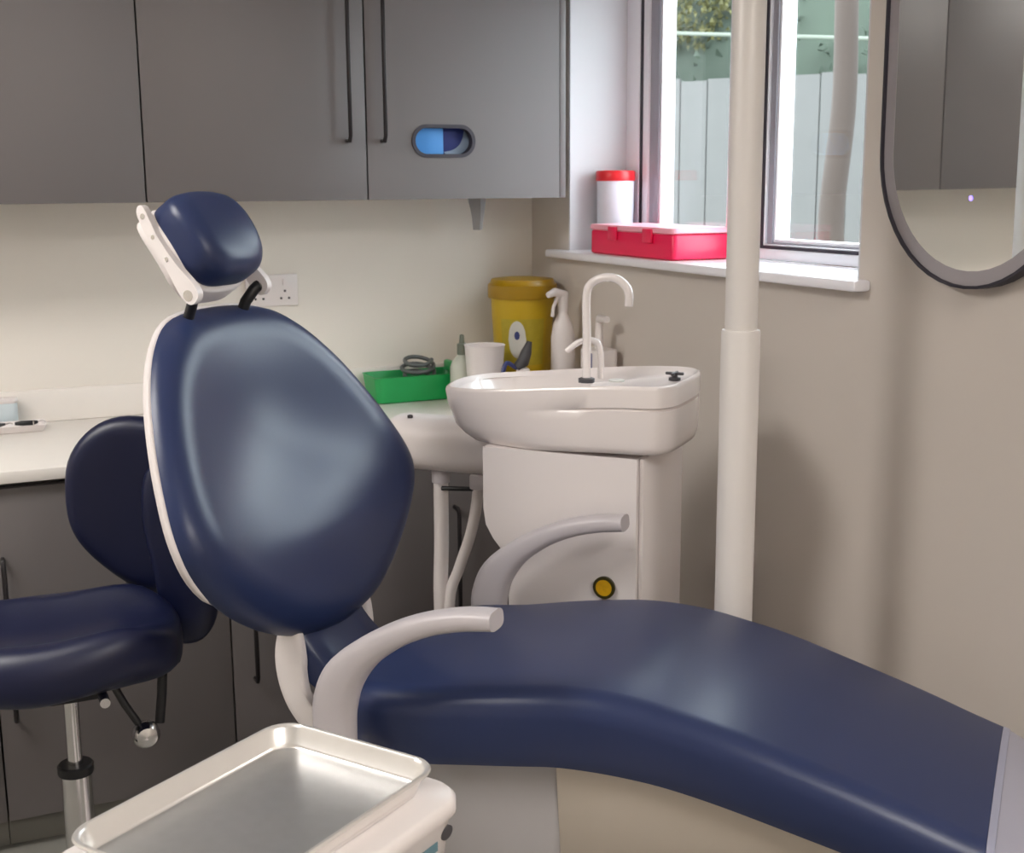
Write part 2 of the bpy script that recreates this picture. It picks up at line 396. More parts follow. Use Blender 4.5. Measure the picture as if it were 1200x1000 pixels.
tag(obj('worktop', bx(-2.2, RX-.001, 2.88, BY-.001, .872, .90, bev=.003), 'counter'), 'long white worktop running along the back wall over grey base cabinets', 'worktop')
tag(obj('upstand', bx(-2.2, RX-.001, BY-.016, BY-.001, .9005, .985, bev=.002), 'counter'), 'low white upstand strip along the back of the worktop', 'upstand')
base_unit(-1.55, -.50, 'wide dark grey two-door base cabinet out of frame on the left', two=True)

# wall socket
t = thing('wall_socket', 'white double wall socket behind the headrest under the cabinets', 'socket', (.82, BY, 1.218))
obj('plate', bx(.748, .894, BY-.010, BY-.0005, 1.175, 1.262, bev=.003), 'white', t, world=True)
for sx in (.785, .857):
    obj('switch', bx(sx-.006, sx+.006, BY-.013, BY-.010, 1.232, 1.250, bev=.001), 'white', t, world=True)
    q = bmesh.new()
    for dx, dz in ((0, .012), (-.011, -.008), (.011, -.008)): box(q, sx+dx-.003, sx+dx+.003, BY-.0106, BY-.0098, 1.203+dz-.002, 1.203+dz+.004)
    obj('pin_holes', q, 'darkgrey', t, world=True, smooth=False)

# ---------------------------------------------------------------- mirror on the right wall
t = thing('mirror', 'long pill-shaped mirror with thin black frame and grey ring on right wall', 'mirror', (RX-.022, 1.665, 1.80), 0)
t.rotation_euler = (0, R(-.27), R(-1.7))
def pill(hw, hh, n=24):
    out = []
    for k in range(n+1): a = PI*k/n; out.append((hw*math.cos(a), hh-hw+hw*math.sin(a)))
    for k in range(n+1): a = PI+PI*k/n; out.append((hw*math.cos(a), -(hh-hw)+hw*math.sin(a)))
    return out
HW, HH = .236, .478
def prism(pts, x0, x1):
    q = bmesh.new(); a = [q.verts.new((x0, p[0], p[1])) for p in pts]; c = [q.verts.new((x1, p[0], p[1])) for p in pts]; n = len(pts)
    q.faces.new(a); q.faces.new(c[::-1])
    for i in range(n): q.faces.new((a[i], a[(i+1) % n], c[(i+1) % n], c[i]))
    return q
def ring2(po, pi_, x0, x1):
    q = bmesh.new(); n = len(po)
    L = [[q.verts.new((x, p[0], p[1])) for p in pts] for x, pts in ((x1, po), (x0, po), (x0, pi_), (x1, pi_))]
    for A_, B_ in zip(L, L[1:]+L[:1]):
        for i in range(n): q.faces.new((A_[i], A_[(i+1) % n], B_[(i+1) % n], B_[i]))
    return q
obj('mirror_frame', ring2(pill(HW, HH), pill(HW-.005, HH-.005), -.012, .014), 'gasket', t)
obj('light_ring', ring2(pill(HW-.005, HH-.005), pill(HW-.03, HH-.03), -.006, .014), 'mirror_ring', t)
obj('mirror_glass', prism(pill(HW-.03, HH-.03), -.0055, .013), 'mirror', t, smooth=False)
obj('touch_switch', lt([(.0045, -.0063), (.0045, -.0054)], (0, 0, -.325), 14, 'x'), 'mirror_led', t, label='tiny glowing violet touch switch')

# ---------------------------------------------------------------- things on the window sill
SZ = WZ0+.018
t = thing('storage_box', 'bright red flat plastic box with pale lid on the window sill', 'box', (1.685, 2.855, SZ), 0)
def bxr(w, h, z0, z1, r, top=None):
    q = bmesh.new(); o_ = rrect(w, h, r, 5)
    s = .95
    return loft(q, [[(x*s, y*s, z0) for x, y in o_], [(x, y, z0+.004) for x, y in o_], [(x, y, z1-.004) for x, y in o_], [(x*.985, y*.985, z1) for x, y in o_]])
obj('box_body', bxr(.165, .43, 0, .062, .012), 'red', t)
obj('lid', bxr(.171, .436, .062, .078, .014), 'pink', t, label='pale pink translucent lid')
for yy in (-.10, .08): obj('latch', bx(-.0905, -.084, yy-.022, yy+.022, .040, .074, bev=.002), 'red', t)
t = thing('tub', 'round white tub with red lid on window sill behind the red box', 'tub', (1.735, 3.172, SZ))
obj('tub_body', lt([(.047, 0), (.05, .004), (.052, .19), (.05, .196)]), 'jar', t)
obj('lid', lt([(.054, .192), (.055, .195), (.055, .216), (.052, .22), (.02, .221)]), 'redlid', t, label='red round lid')

# ---------------------------------------------------------------- things on the worktop
WT = .9005
t = thing('sharps_bin', 'tall yellow sharps bin with pale label on the worktop by the corner', 'bin', (1.50, 3.29, WT))
obj('bin_body', lt([(.072, 0), (.076, .004), (.090, .285), (.090, .29)]), 'yellow', t)
obj('lid', lt([(.098, .285), (.099, .29), (.099, .322), (.092, .328), (.088, .338), (.05, .342)]), 'yellow_lid', t)
ang = math.atan2(-3.29, -1.5)
def curved_label(r0, r1, z0, z1, a0, a1, disc=False, n=14):
    q = bmesh.new(); rows = []
    for k in range(n+1):
        f = k/n; a = a0+(a1-a0)*f
        half = math.sqrt(max(0.0004, 1-(2*f-1)**2)) if disc else 1
        zc = (z0+z1)/2; zz0, zz1 = zc-(zc-z0)*half, zc+(z1-zc)*half
        def rr(z): return r0+(r1-r0)*(z/.285)
        rows.append((q.verts.new((rr(zz0)*math.cos(a), rr(zz0)*math.sin(a), zz0)), q.verts.new((rr(zz1)*math.cos(a), rr(zz1)*math.sin(a), zz1))))
    for i in range(n): q.faces.new((rows[i][0], rows[i+1][0], rows[i+1][1], rows[i][1]))
    return q
obj('label_panel', curved_label(.0765, .0915, .10, .23, ang-.75, ang+.75), mat('yellow_green_label', rgb(176, 158, 40), .5, noise=.12, nscale=60), t, label='dull yellow printed label')
obj('label_disc', curved_label(.077, .092, .12, .225, ang-.48, ang+.12, True), 'label', t, label='pale round mark on the label')
obj('label_spot', curved_label(.0775, .0925, .172, .196, ang-.27, ang-.09, True), 'navy_label', t)
def cyl_bottle(name, x, y, r, h, neck, m, label, cat, group=None):
    t = thing(name, label, cat, (x, y, WT))
    obj('bottle_body', lt([(r*.92, 0), (r, .005), (r, h*.62), (r*.8, h*.74), (neck, h*.84), (neck, h*.88)]), m, t)
    return t
t = cyl_bottle('spray_bottle', 1.545, 3.12, .033, .30, .013, 'white', 'slim white spray bottle on the worktop right of the yellow bin', 'bottle')
obj('trigger', tb([(0, 0, .255), (0, 0, .305), (-.03, -.01, .312), (-.055, -.02, .305)], [.014, .016, .012, .008], seg=10), 'white', t)
obj('trigger_lever', tb([(-.018, -.006, .30), (-.034, -.01, .27), (-.038, -.012, .245)], .005, seg=8), 'white', t)
t = cyl_bottle('lotion_bottle', 1.30, 3.26, .034, .16, .012, 'bottle', 'squat milky bottle with grey-green cap behind the green tray', 'bottle')
obj('cap', lt([(.012, .135), (.014, .138), (.014, .165), (.008, .168), (.006, .19), (.002, .192)]), 'olive', t)
t = thing('cup', 'wide white plastic pot on worktop between milky bottle and yellow bin', 'pot', (1.335, 3.18, WT))
q = lt([(.040, 0), (.044, .004), (.055, .165), (.057, .17), (.053, .168), (.042, .012), (.01, .010)])
obj('pot', q, 'white', t)
# grey handpiece lying over a holder in front of the yellow bin
t = thing('curing_lamp', 'small grey handheld lamp on white stand in front of yellow bin', 'lamp', (1.405, 3.08, WT))
obj('stand', lt([(.036, 0), (.038, .004), (.034, .018), (.020, .03), (.018, .11), (.012, .115)], (0, 0, 0)), 'white', t)
obj('lamp_body', tb([(-.02, 0, .115), (0, 0, .13), (.010, 0, .155), (.02, 0, .185)], [.012, .017, .015, .007]), 'darkgrey', t)
obj('cord', tb(spline([(-.02, 0, .115), (-.055, -.01, .13), (-.07, -.02, .07), (-.045, -.04, .02), (.0, -.05, .006)], 18), .006, seg=8), 'navy_label', t)
t = thing('pump_bottle', 'white pump bottle with navy label strip behind spittoon tap', 'bottle', (1.565, 2.945, WT), R(4))
obj('bottle_body', bxr(.074, .092, 0, .172, .02), 'white', t)
obj('label_strip', bx(-.0385, -.030, -.026, -.006, .10, .165, bev=.001), 'navy_label', t, label='navy label strip')
obj('pump_head', tb([(0, 0, .172), (0, 0, .24), (0, -.004, .252), (-.01, -.055, .255)], [.012, .010, .012, .009], seg=10), 'white', t)
# green tray with coiled grey lead
t = thing('green_tray', 'green plastic tray on the worktop with coiled grey lead in it', 'tray', (1.20, 3.385, WT), R(0))
def open_tray(w, h, hz, r, wall, flare=1.06):
    q = bmesh.new(); o_ = rrect(w, h, r, 6); rings = []
    for sx, z in ((.90, 0), (.94, .003), (1.0, hz-.002), (1.02, hz), (.985, hz), (.965, hz-.004), (.91, .006)):
        rings.append([(x*sx if abs(sx) else x, y*(1-(1-sx)*w/h*.8), z) for x, y in o_])
    return loft(q, rings)
obj('tray_shell', open_tray(.27, .135, .075, .02, .003), 'green', t)
q = bmesh.new(); box(q, .110, .130, -.05, .05, .070, .100, bev=.006)
obj('grip', q, 'green', t)
t2 = thing('coiled_lead', 'grey coiled lead lying in the green tray', 'cable', (1.215, 3.385, WT+.0065))
pts = [(.044*math.cos(a)*(1+.12*math.sin(a*.37)), .030*math.sin(a), .010+.020*a/(2*PI)+.014*math.sin(a)) for a in [k*2*PI/18 for k in range(18*5)]]
obj('lead', tb(pts, .006, seg=8), 'cable', t2)
obj('lead_end', tb([(.044, 0, .04), (.07, -.02, .055), (.085, -.035, .03)], .005, seg=8), 'cable', t2)
# left end of the worktop
t = thing('instrument_dish', 'small shallow white dish holding dark instruments at left of the worktop', 'dish', (.10, 3.365, WT))
obj('dish', open_tray(.20, .085, .018, .01, .003), 'white', t)
for k, (px, py, ln, a, m_, lb) in enumerate(((.055, 3.355, .10, 3, 'darkgrey', 'dark instrument lying in the white dish, left of its neighbour'), (.155, 3.362, .055, -6, 'black', 'short black instrument at right end of the white dish'))):
    t2 = thing('dental_instrument', lb, 'instrument', (px, py, WT+.0125), R(a))
    obj('grip', tb([(-ln/2, 0, .006), (-ln*.2, 0, .006), (ln*.3, 0, .006), (ln/2, 0, .008)], [.004, .0065, .0065, .003], seg=10), m_, t2)
    obj('tip', tb([(ln/2, 0, .008), (ln/2+.012, .003, .010), (ln/2+.018, .004, .006)], .0016, seg=6), 'chrome', t2)
    obj('collar', tb([(ln*.28, 0, .006), (ln*.34, 0, .006)], .007, seg=10), 'steel', t2)
t = thing('tissue_tub', 'pale grey tub standing behind the white dish at the left edge', 'tub', (.085, 3.438, WT))
obj('tub_body', bxr(.11, .036, 0, .062, .012), 'paleblue', t)
obj('lid', bxr(.114, .040, .062, .074, .013), 'white', t)

# ---------------------------------------------------------------- dental chair: local frame a (to the foot), t (away from camera), z
O = Vector((.9130, 1.804, 0)); CR = R(-47.9)
chair = thing('dental_chair', 'navy blue reclined dental chair with white shell in the middle of room', 'dental chair', O, CR)
# seat and leg rest cushion
ST = [(-.345, .690, .105, .10), (-.335, .706, .118, .17), (-.31, .716, .126, .215), (-.26, .722, .13, .240), (-.18, .730, .132, .250), (-.08, .749, .134, .254), (.0, .762, .134, .254), (.06, .770, .133, .252), (.12, .772, .132, .250),
      (.18, .769, .130, .248), (.24, .760, .126, .246), (.32, .745, .124, .244), (.43, .715, .118, .240), (.55, .680, .110, .236), (.62, .657, .104, .233), (.674, .6405, .100, .231)]
def sec(a, zt, th, hw, n=9, r=.042, crown=.010):
    """closed cross-section in the t,z plane: crowned top, rounded shoulders, flat underside"""
    pts = []
    r = min(r, hw*.5, th*.45)
    for k in range(n+1):                       # crowned top from -t to +t
        x = -1+2*k/n; pts.append((x*(hw-r), zt-crown*x*x))
    for k in range(1, 7):
        p = k/6*PI/2; pts.append((hw-r+r*math.sin(p), zt-crown-r*(1-math.cos(p))))
    pts.append((hw-.004, zt-th+.02)); pts.append((hw-.014, zt-th))
    pts.append((0, zt-th)); pts.append((-hw+.014, zt-th)); pts.append((-hw+.004, zt-th+.02))
    for k in range(6, 0, -1):
        p = k/6*PI/2; pts.append((-(hw-r+r*math.sin(p)), zt-crown-r*(1-math.cos(p))))
    return [(a, y, z) for y, z in pts]
def interp(tab, x):
    for p, q_ in zip(tab[:-1], tab[1:]):
        if x <= q_[0]:
            f = (x-p[0])/(q_[0]-p[0]); return [p[i]+(q_[i]-p[i])*f for i in range(4)]
    return list(tab[-1])
stations = [Vector(s) for s in ST]
fine = []
P4 = [(s[0], s[1], s[2], s[3]) for s in ST]
A3 = spline([s[:3] for s in P4], 60); A1 = spline([(s[3], 0, 0) for s in P4], 60)
obj('seat_cushion', loft(bmesh.new(), [sec(p.x, p.y, p.z, q_.x) for p, q_ in zip(A3, A1)]), 'navy', chair, angle=60)
# foot end: piping and the grey cover
obj('piping', loft(bmesh.new(), [sec(.6745, .6408, .100, .2325), sec(.685, .6374, .099, .2325)]), 'seam', chair, angle=60)
FT = [(.6853, .6360, .099, .2305), (.74, .610, .092, .226), (.77, .598, .088, .212), (.79, .588, .080, .185), (.80, .578, .062, .14)]
obj('foot_cover', loft(bmesh.new(), [sec(*s) for s in FT]), 'footcover', chair, angle=60)
# white pan under the seat and the leg rest
def pan_ring(a, z0, z1, hw): return [(a, y, z) for y, z in ((-hw+.03, z1), (hw-.03, z1), (hw, z1-.01), (hw-.02, z0+.03), (hw-.06, z0), (-hw+.06, z0), (-hw+.02, z0+.03), (-hw, z1-.01))]
obj('leg_rest_pan', loft(bmesh.new(), [pan_ring(a, zt-th-dz, zt-th+.002, hw-ins) for a, zt, th, hw, dz, ins in
    [(*interp(ST, a), dz, ins) for a, dz, ins in ((.05, .21, .05), (.12, .21, .045), (.24, .19, .045), (.40, .14, .05), (.56, .08, .06), (.65, .05, .08))]]), 'pan', chair, angle=50)
q = bmesh.new(); oc = [(-.33, -.10), (-.33, .10), (-.29, .175), (-.20, .195), (.02, .195), (.06, .18), (.085, .13), (.09, 0), (.085, -.13), (.06, -.18), (.02, -.195), (-.20, -.195), (-.29, -.175)]
oc = spline([(a, b_, 0) for a, b_ in oc], 52, True)
def scaled(s, z, sy=None): return [(p.x*s-.12*(1-s), p.y*(sy or s), z) for p in oc]
q2 = [[(p.x, p.y, min(.625, interp(ST, max(-.34, p.x))[1]-interp(ST, max(-.34, p.x))[2]+.014)) for p in oc]]
obj('seat_casing', loft(q, q2+[scaled(1.0, .565), scaled(.985, .50), scaled(.95, .42), scaled(.86, .36), scaled(.6, .34)]), 'casing', chair, angle=50)
obj('pedestal', loft(bmesh.new(), [scaled(.62, .345), scaled(.66, .28), scaled(.72, .14), scaled(.82, .07), scaled(.86, .062)]), 'white', chair, angle=50)
obj('floor_plate', loft(bmesh.new(), [[(x-.02, y, z) for x, y in rrect(.86*s, .42*s, .12*s, 8)] for s, z in ((1, 0), (1, .05), (.97, .062), (.90, .064))]), 'white', chair, angle=50)
# armrests
def armrest(t0, sgn):
    c = [(-.292, .56), (-.291, .66), (-.288, .705), (-.270, .752), (-.229, .796), (-.174, .833), (-.118, .858), (-.06, .873), (-.008, .879)]
    h = [.037, .037, .037, .033, .0245, .020, .0175, .0165, .015]
    P = spline([(a, t0, z) for a, z in c], 40); H = spline([(x, 0, 0) for x in h], 40)
    wd_ = [(H[i].x, .019+.006*sstep(.1, .6, i/40)) for i in range(41)]
    rings = tb(P, wd_, seg=20, ref=(0, 0, 1) if False else (-1, 0, 0), power=2.9)
    return obj('armrest', rings, 'arm', chair, angle=50)
armrest(-.29, -1); armrest(.29, 1)
for sg in (-1, 1):
    obj('arm_bracket', bx(-.318, -.266, min(sg*.19, sg*.30), max(sg*.19, sg*.30), .545, .60, bev=.01), 'white', chair)
# link pad between seat and back, with its white side plates
lk = spline([(-.30, 0, .640), (-.36, 0, .655), (-.42, 0, .682), (-.465, 0, .73), (-.495, 0, .79), (-.515, 0, .86)], 24)
def lk_ring(i):
    p = lk[i]; tn = (lk[min(i+1, 24)]-lk[max(i-1, 0)]).normalized(); nm = Vector((-tn.z, 0, tn.x)); hw = .104
    if nm.z < 0: nm = -nm
    c = []
    for y, d_ in ((-hw, -.05), (-hw, -.012), (-hw+.012, 0), (-hw*.5, .004), (0, .005), (hw*.5, .004), (hw-.012, 0), (hw, -.012), (hw, -.05)):
        c.append((p.x+nm.x*d_, y-.010, p.z+nm.z*d_))
    return c
obj('lumbar_link', loft(bmesh.new(), [lk_ring(i) for i in range(25)]), 'navy', chair, angle=50)
def side_plate(sg):
    P = [(-.400, .560), (-.425, .585), (-.445, .625), (-.452, .665), (-.452, .70), (-.462, .745), (-.492, .752), (-.507, .725), (-.512, .68), (-.503, .63), (-.480, .585), (-.440, .55)]
    P = spline([(a, 0, z) for a, z in P], 48, True)
    o_ = [(p.x, p.z) for p in P]
    m_ = lambda u, v, w_: Vector((u, sg*(.105+w_)-.010, v))
    return obj('side_plate', pad(o_, .020, .006, lambda u, v: .020, m_, rings=4), 'white', chair, angle=50)
side_plate(-1); side_plate(1)
# backrest
BA, BZ, BANG = -.475, .685, R(20.5)
up_v = Vector((-math.sin(BANG), 0, math.cos(BANG))); nn = Vector((math.cos(BANG), 0, math.sin(BANG)))
TOFF = 0.0
def mback(u, v, w_): return Vector((BA, TOFF, BZ)) + up_v*v + Vector((0, 1, 0))*u + nn*w_
half = [(0, .024), (.11, .038), (.20, .075), (.285, .135), (.350, .21), (.366, .275), (.346, .36), (.310, .445), (.266, .52), (.206, .588), (.128, .634), (.0, .648)]
ol = spline([(a, b_, 0) for a, b_ in half+[(-a, b_) for a, b_ in half[-2:0:-1]]], 96, True)
ol = [(p.x, p.y) for p in ol]
BLOW = .045
def back_front(u, v):
    wing = .48*u*u*sstep(-.02, .25, v)
    lum = .048*math.exp(-((v-.20)/.10)**2-((u-.02)/.27)**2)
    rec = -.020*math.exp(-((v-.43)/.11)**2-(u/.17)**2)
    low = BLOW*(1-sstep(-.02, .24, v))
    return .035+wing+lum+rec+low
obj('backrest_cushion', pad(ol, .066, .056, back_front, mback, rings=26, centre=(0, .3), back_edge=.008), 'navy', chair, angle=70)
def shell_front(u, v): return back_front(u, v)-.040 if False else .48*u*u*sstep(-.02, .25, v)+.035-.046+BLOW*(1-sstep(-.02, .24, v))
ols = [(u*(1.014-.10*sstep(.2, .05, v)), .3+((v if v > .16 else .16-.45*(.16-v))-.3)*1.012) for u, v in ol]
obj('backrest_shell', pad(ols, .030, .008, shell_front, mback, rings=14, centre=(0, .3), back_edge=.024), 'white', chair, angle=70)
# headrest on two hinges
HANG = R(33); hu = Vector((-math.sin(HANG), 0, math.cos(HANG))); hn = Vector((math.cos(HANG), 0, math.sin(HANG)))
HC = Vector((-.680, -.017, 1.416))
def mhead(u, v, w_): return HC + hu*v + Vector((0, 1, 0))*u + hn*w_
hh = [(0, -.084), (.055, -.079), (.086, -.051), (.0945, .0), (.093, .045), (.076, .075), (.038, .085), (0, .087)]
ho = spline([(a, b_, 0) for a, b_ in hh+[(-a, b_) for a, b_ in hh[-2:0:-1]]], 64, True); ho = [(p.x, p.y) for p in ho]
head = obj('headrest_cushion', pad(ho, .080, .026, lambda u, v: .044-.9*u*u-2.2*v*v, mhead, rings=14), 'navy', chair, angle=70)
obj('headrest_shell', pad([(u*1.02, v*1.03) for u, v in ho], .050, .008, lambda u, v: -.030+.9*u*u-1.6*v*v, mhead, rings=10), 'white', chair, angle=70)
for sg in (-1, 1):
    y0 = HC.y+sg*.1025
    plate = spline([Vector((0, 0, 0))+hu*v+hn*w_ for v, w_ in ((.082, -.026), (.080, -.044), (.03, -.050), (-.03, -.048), (-.085, -.050), (-.108, -.040), (-.105, -.020), (-.085, -.014), (-.03, -.026), (.03, -.030))], 40, True)
    q = bmesh.new(); loft(q, [[(HC.x+p.x, y0+dy+sg*.0, HC.z+p.z) for p in plate] for dy in (-.007, .007)])
    side = obj('hinge_plate', q, 'white', chair, angle=40)
    for v, w_, r_ in ((.068, -.036, .005), (.028, -.039, .004), (-.018, -.037, .004), (-.092, -.036, .010)):
        c_ = HC+hu*v+hn*w_
        obj('screw', lt([(r_, -.0078), (r_, .0078)], (c_.x, y0, c_.z), 14, 'y'), 'steel', side)
    c_ = HC+hu*(-.088)+hn*(-.036)
    obj('neck_bracket', tb([(c_.x, y0, c_.z), (c_.x-.002, y0-sg*.014, c_.z-.008), (c_.x-.016, y0-sg*.022, c_.z-.03), (c_.x-.035, y0-sg*.024, c_.z-.075)], (.011, .010), seg=10), 'black', chair)

# ---------------------------------------------------------------- spittoon unit beside the chair (same frame)
cus = thing('spittoon_unit', 'white dental spittoon unit with shallow bowl behind the chair', 'spittoon', O, CR)
oa = [(-.458, .50), (-.447, .43), (-.422, .388), (-.34, .365), (-.18, .356), (-.06, .352), (.015, .355), (.046, .385), (.054, .44), (.052, .56), (.03, .625), (-.03, .645), (-.18, .65), (-.32, .64), (-.41, .61), (-.446, .565)]
oa = spline([(a, b_, 0) for a, b_ in oa], 80, True)
def ztop(a): return 1.098+.030*sstep(-.45, .02, a)
def bowl_ring(sc, z, shrink_left=0.0, groove=0.0):
    out = []
    for p in oa:
        a, tt = p.x, p.y
        lf = 1-sstep(-.48, -.15, a)
        aa = a+shrink_left*lf; c_ = (-.15, .5)
        g = sc-groove*sstep(-.24, -.10, a)
        out.append((c_[0]+(aa-c_[0])*g, c_[1]+(tt-c_[1])*(g if shrink_left == 0 else g*(1-.25*lf*shrink_left/.09)), z if not callable(z) else z(a)))
    return out
rings = [bowl_ring(.93, lambda a: .984+.010*sstep(-.3, 0, a), .062), bowl_ring(.97, lambda a: .987+.010*sstep(-.3, 0, a), .054), bowl_ring(.99, lambda a: 1.0+.008*sstep(-.3, 0, a), .038), bowl_ring(.997, 1.02, .02), bowl_ring(.998, lambda a: 1.045+.02*sstep(-.3, 0, a), .012, 0), bowl_ring(1.0, lambda a: 1.060+.02*sstep(-.3, 0, a), .006), bowl_ring(1.0, lambda a: 1.063+.02*sstep(-.3, 0, a), .005, .030), bowl_ring(1.0, lambda a: 1.067+.02*sstep(-.3, 0, a), .004, -.008),
         bowl_ring(1.0, lambda a: ztop(a)-.008, 0, -.008), bowl_ring(.992, lambda a: ztop(a)-.002, 0, -.008), bowl_ring(.975, ztop, 0, -.004), bowl_ring(.955, lambda a: ztop(a)-.004), bowl_ring(.93, lambda a: ztop(a)-.009)]
def basin(sc, z): return [(-.28+(p.x+.15)*sc*.62-.0, .505+(p.y-.5)*sc, z) for p in oa]
rings += [basin(.80, 1.088), basin(.70, 1.060), basin(.55, 1.036), basin(.3, 1.026), basin(.08, 1.022)]
bowl = obj('bowl', loft(bmesh.new(), rings), 'ceramic', cus, angle=50)
obj('drain', lt([(.022, 1.0235), (.022, 1.027), (.016, 1.029)], (-.28, .505, 0)), 'chrome', bowl)
# body below the bowl
prof = [(-.335, .985), (-.335, .86), (-.330, .825), (-.314, .797), (-.294, .778), (-.283, .755), (-.28, .72), (-.28, .40), (-.28, .30), (-.01, .30), (-.01, .40), (-.01, .70), (-.01, .985)]
q = bmesh.new(); loft(q, [[(a, .362+dy, z) for a, z in prof] for dy in (0, .26)])
obj('unit_body', q, 'white', cus, angle=30)
obj('side_panel', bx(-.0095, .0, .375, .64, .30, .984, bev=.003), 'white', cus)
obj('unit_base', bx(-.29, .02, .35, .62, .0, .305, bev=.015), 'white', cus)
obj('badge_ring', lt([(.0225, .3555), (.0225, .3618)], (-.073, 0, .7235), 28, 'y'), 'brass_ring', cus, label='dark olive ring round the yellow disc')
obj('badge', lt([(.0165, .3550), (.0165, .3560)], (-.073, 0, .7235), 28, 'y'), 'badge', cus, label='small round yellow disc')
def zt_(a): return ztop(a)-.0105
obj('tap', tb(spline([(-.172, .52, zt_(-.172)), (-.172, .52, 1.20), (-.173, .52, 1.275), (-.165, .52, 1.303), (-.140, .52, 1.3165), (-.112, .52, 1.3165), (-.090, .52, 1.303), (-.082, .52, 1.283), (-.083, .52, 1.262)], 44), .0088, seg=12), 'ceramic', cus)
obj('tap_collar', lt([(.017, zt_(-.17)-.004), (.017, zt_(-.17)+.004), (.011, zt_(-.17)+.006)], (-.172, .52, 0)), 'darkgrey', cus)
obj('rinse_spout', tb(spline([(-.150, .545, zt_(-.15)), (-.152, .545, 1.17), (-.166, .543, 1.186), (-.195, .54, 1.183), (-.222, .535, 1.163)], 24), .0065, seg=10), 'ceramic', cus)
q = lt([(.012, 0), (.012, .006), (.006, .008), (.006, .016), (.003, .017)], (.015, .52, 1.117))
box(q, -.004, .034, .517, .523, 1.128, 1.134, bev=.002); box(q, .012, .018, .501, .539, 1.128, 1.134, bev=.002)
obj('valve_knob', q, 'darkgrey', cus, label='small metal cross knob')
q = lt([(.016, 0), (.016, .003), (.010, .004)], (-.10, .50, zt_(-.1)-.001)); obj('rinse_button', q, 'label', cus)
# arm block to the left of the bowl with its hoses
q = bmesh.new(); ra = []
for a, s in ((-.635, .88), (-.628, .97), (-.615, 1.0), (-.40, 1.0), (-.33, 1.0)):
    ra.append([(a, .55+x*s, .943+z*s) for x, z in rrect(.13, .118, .05, 8)])
obj('suction_arm', loft(q, ra), 'white', cus, angle=40)
obj('arm_screw', lt([(.006, 1.0), (.006, 1.006), (.003, 1.007)], (-.585, .52, 0), 12), 'darkgrey', cus)
obj('hose_socket', lt([(.02, .855), (.02, .89)], (-.525, .545, 0), 16), 'arm', cus)
obj('hose_clip', tb([(-.515, .53, .845), (-.44, .53, .85)], .005, seg=8), 'black', cus)
obj('suction_hose', tb(spline([(-.525, .545, .86), (-.526, .545, .72), (-.530, .545, .58), (-.52, .545, .40), (-.45, .54, .25), (-.34, .53, .20), (-.23, .50, .20)], 40), .0165, seg=12), 'white', cus)
obj('saliva_hose', tb(spline([(-.440, .56, .89), (-.443, .56, .82), (-.458, .555, .74), (-.485, .55, .66), (-.508, .545, .58), (-.49, .52, .40), (-.40, .51, .27), (-.30, .50, .25), (-.23, .48, .25)], 44), .0125, seg=12), 'white', cus)
obj('hinge_block', bx(-.435, -.335, .50, .60, .855, .89, bev=.006), 'arm', cus)

# ---------------------------------------------------------------- light pole beside the spittoon
pl = thing('light_pole', 'tall cream enamelled pole rising in front of the window', 'pole', (1.277, 1.869, 0))
obj('base_flange', lt([(.058, 0), (.058, .012), (.046, .022), (.036, .05)]), 'pole', pl)
obj('lower_tube', lt([(.0345, .02), (.0345, 1.2436), (.033, 1.248), (.0285, 1.2485)], seg=40), 'pole', pl)
obj('upper_tube', lt([(.0286, 1.24), (.0286, 2.30), (.027, 2.305)], seg=40), 'pole', pl)
obj('top_arm', tb(spline([(0, 0, 2.27), (0, 0, 2.34), (-.04, -.03, 2.37), (-.3, -.2, 2.37), (-.52, -.34, 2.35)], 20), .022, seg=14), 'pole', pl)
obj('lamp_head', loft(bmesh.new(), [[(-.55+x*s, -.36+y*s, z) for x, y in rrect(.22, .14, .05, 8)] for s, z in ((.6, 2.36), (.95, 2.345), (1, 2.32), (.97, 2.30))]), 'white', pl)
# small upright grey cover behind the pole
t = thing('wall_outlet', 'narrow grey outlet box on the right wall beside the pole foot', 'outlet', (RX, 2.33, .62))
obj('outlet_body', bx(RX-.03, RX-.0005, 2.295, 2.38, .45, .655, bev=.005), 'darkgrey', t, world=True)
obj('outlet_cap', bx(RX-.033, RX-.0005, 2.292, 2.383, .655, .667, bev=.003), 'white', t, world=True)

# ---------------------------------------------------------------- saddle stool
SX, SY = .142, 2.29
stool = thing('saddle_stool', 'navy saddle stool with dark curved backrest between chair and cabinets', 'stool', (SX, SY, 0))
so = [(.20, 0), (.185, .085), (.11, .155), (.0, .185), (-.11, .18), (-.20, .13), (-.235, 0), (-.20, -.13), (-.11, -.18), (.0, -.185), (.11, -.155), (.185, -.085)]
so = [(p.x, p.y) for p in spline([(a, b_, 0) for a, b_ in so], 72, True)]
sa = R(-10)
def mseat(u, v, w_): return Vector((.005+u*math.cos(sa)-v*math.sin(sa), .02+u*math.sin(sa)+v*math.cos(sa), .652+w_))
def seat_front(u, v): return .050+.030*sstep(-.05, .2, u)+.040*min(1, abs(v)/.13)**2*sstep(.16, .02, abs(v)-.13)+.012*sstep(-.1, -.22, u)
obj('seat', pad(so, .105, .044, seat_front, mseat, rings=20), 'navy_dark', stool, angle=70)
obj('seat_plate', bx(-.04, .06, -.02, .08, .592, .640, bev=.006), 'black', stool)
obj('gas_piston', lt([(.0135, .44), (.0135, .60)], seg=20), 'chrome', stool)
obj('column_collar', lt([(.031, .452), (.032, .455), (.032, .468), (.029, .471)], seg=24), 'black', stool)
obj('outer_column', lt([(.027, .12), (.027, .455)], seg=24), 'chrome', stool)
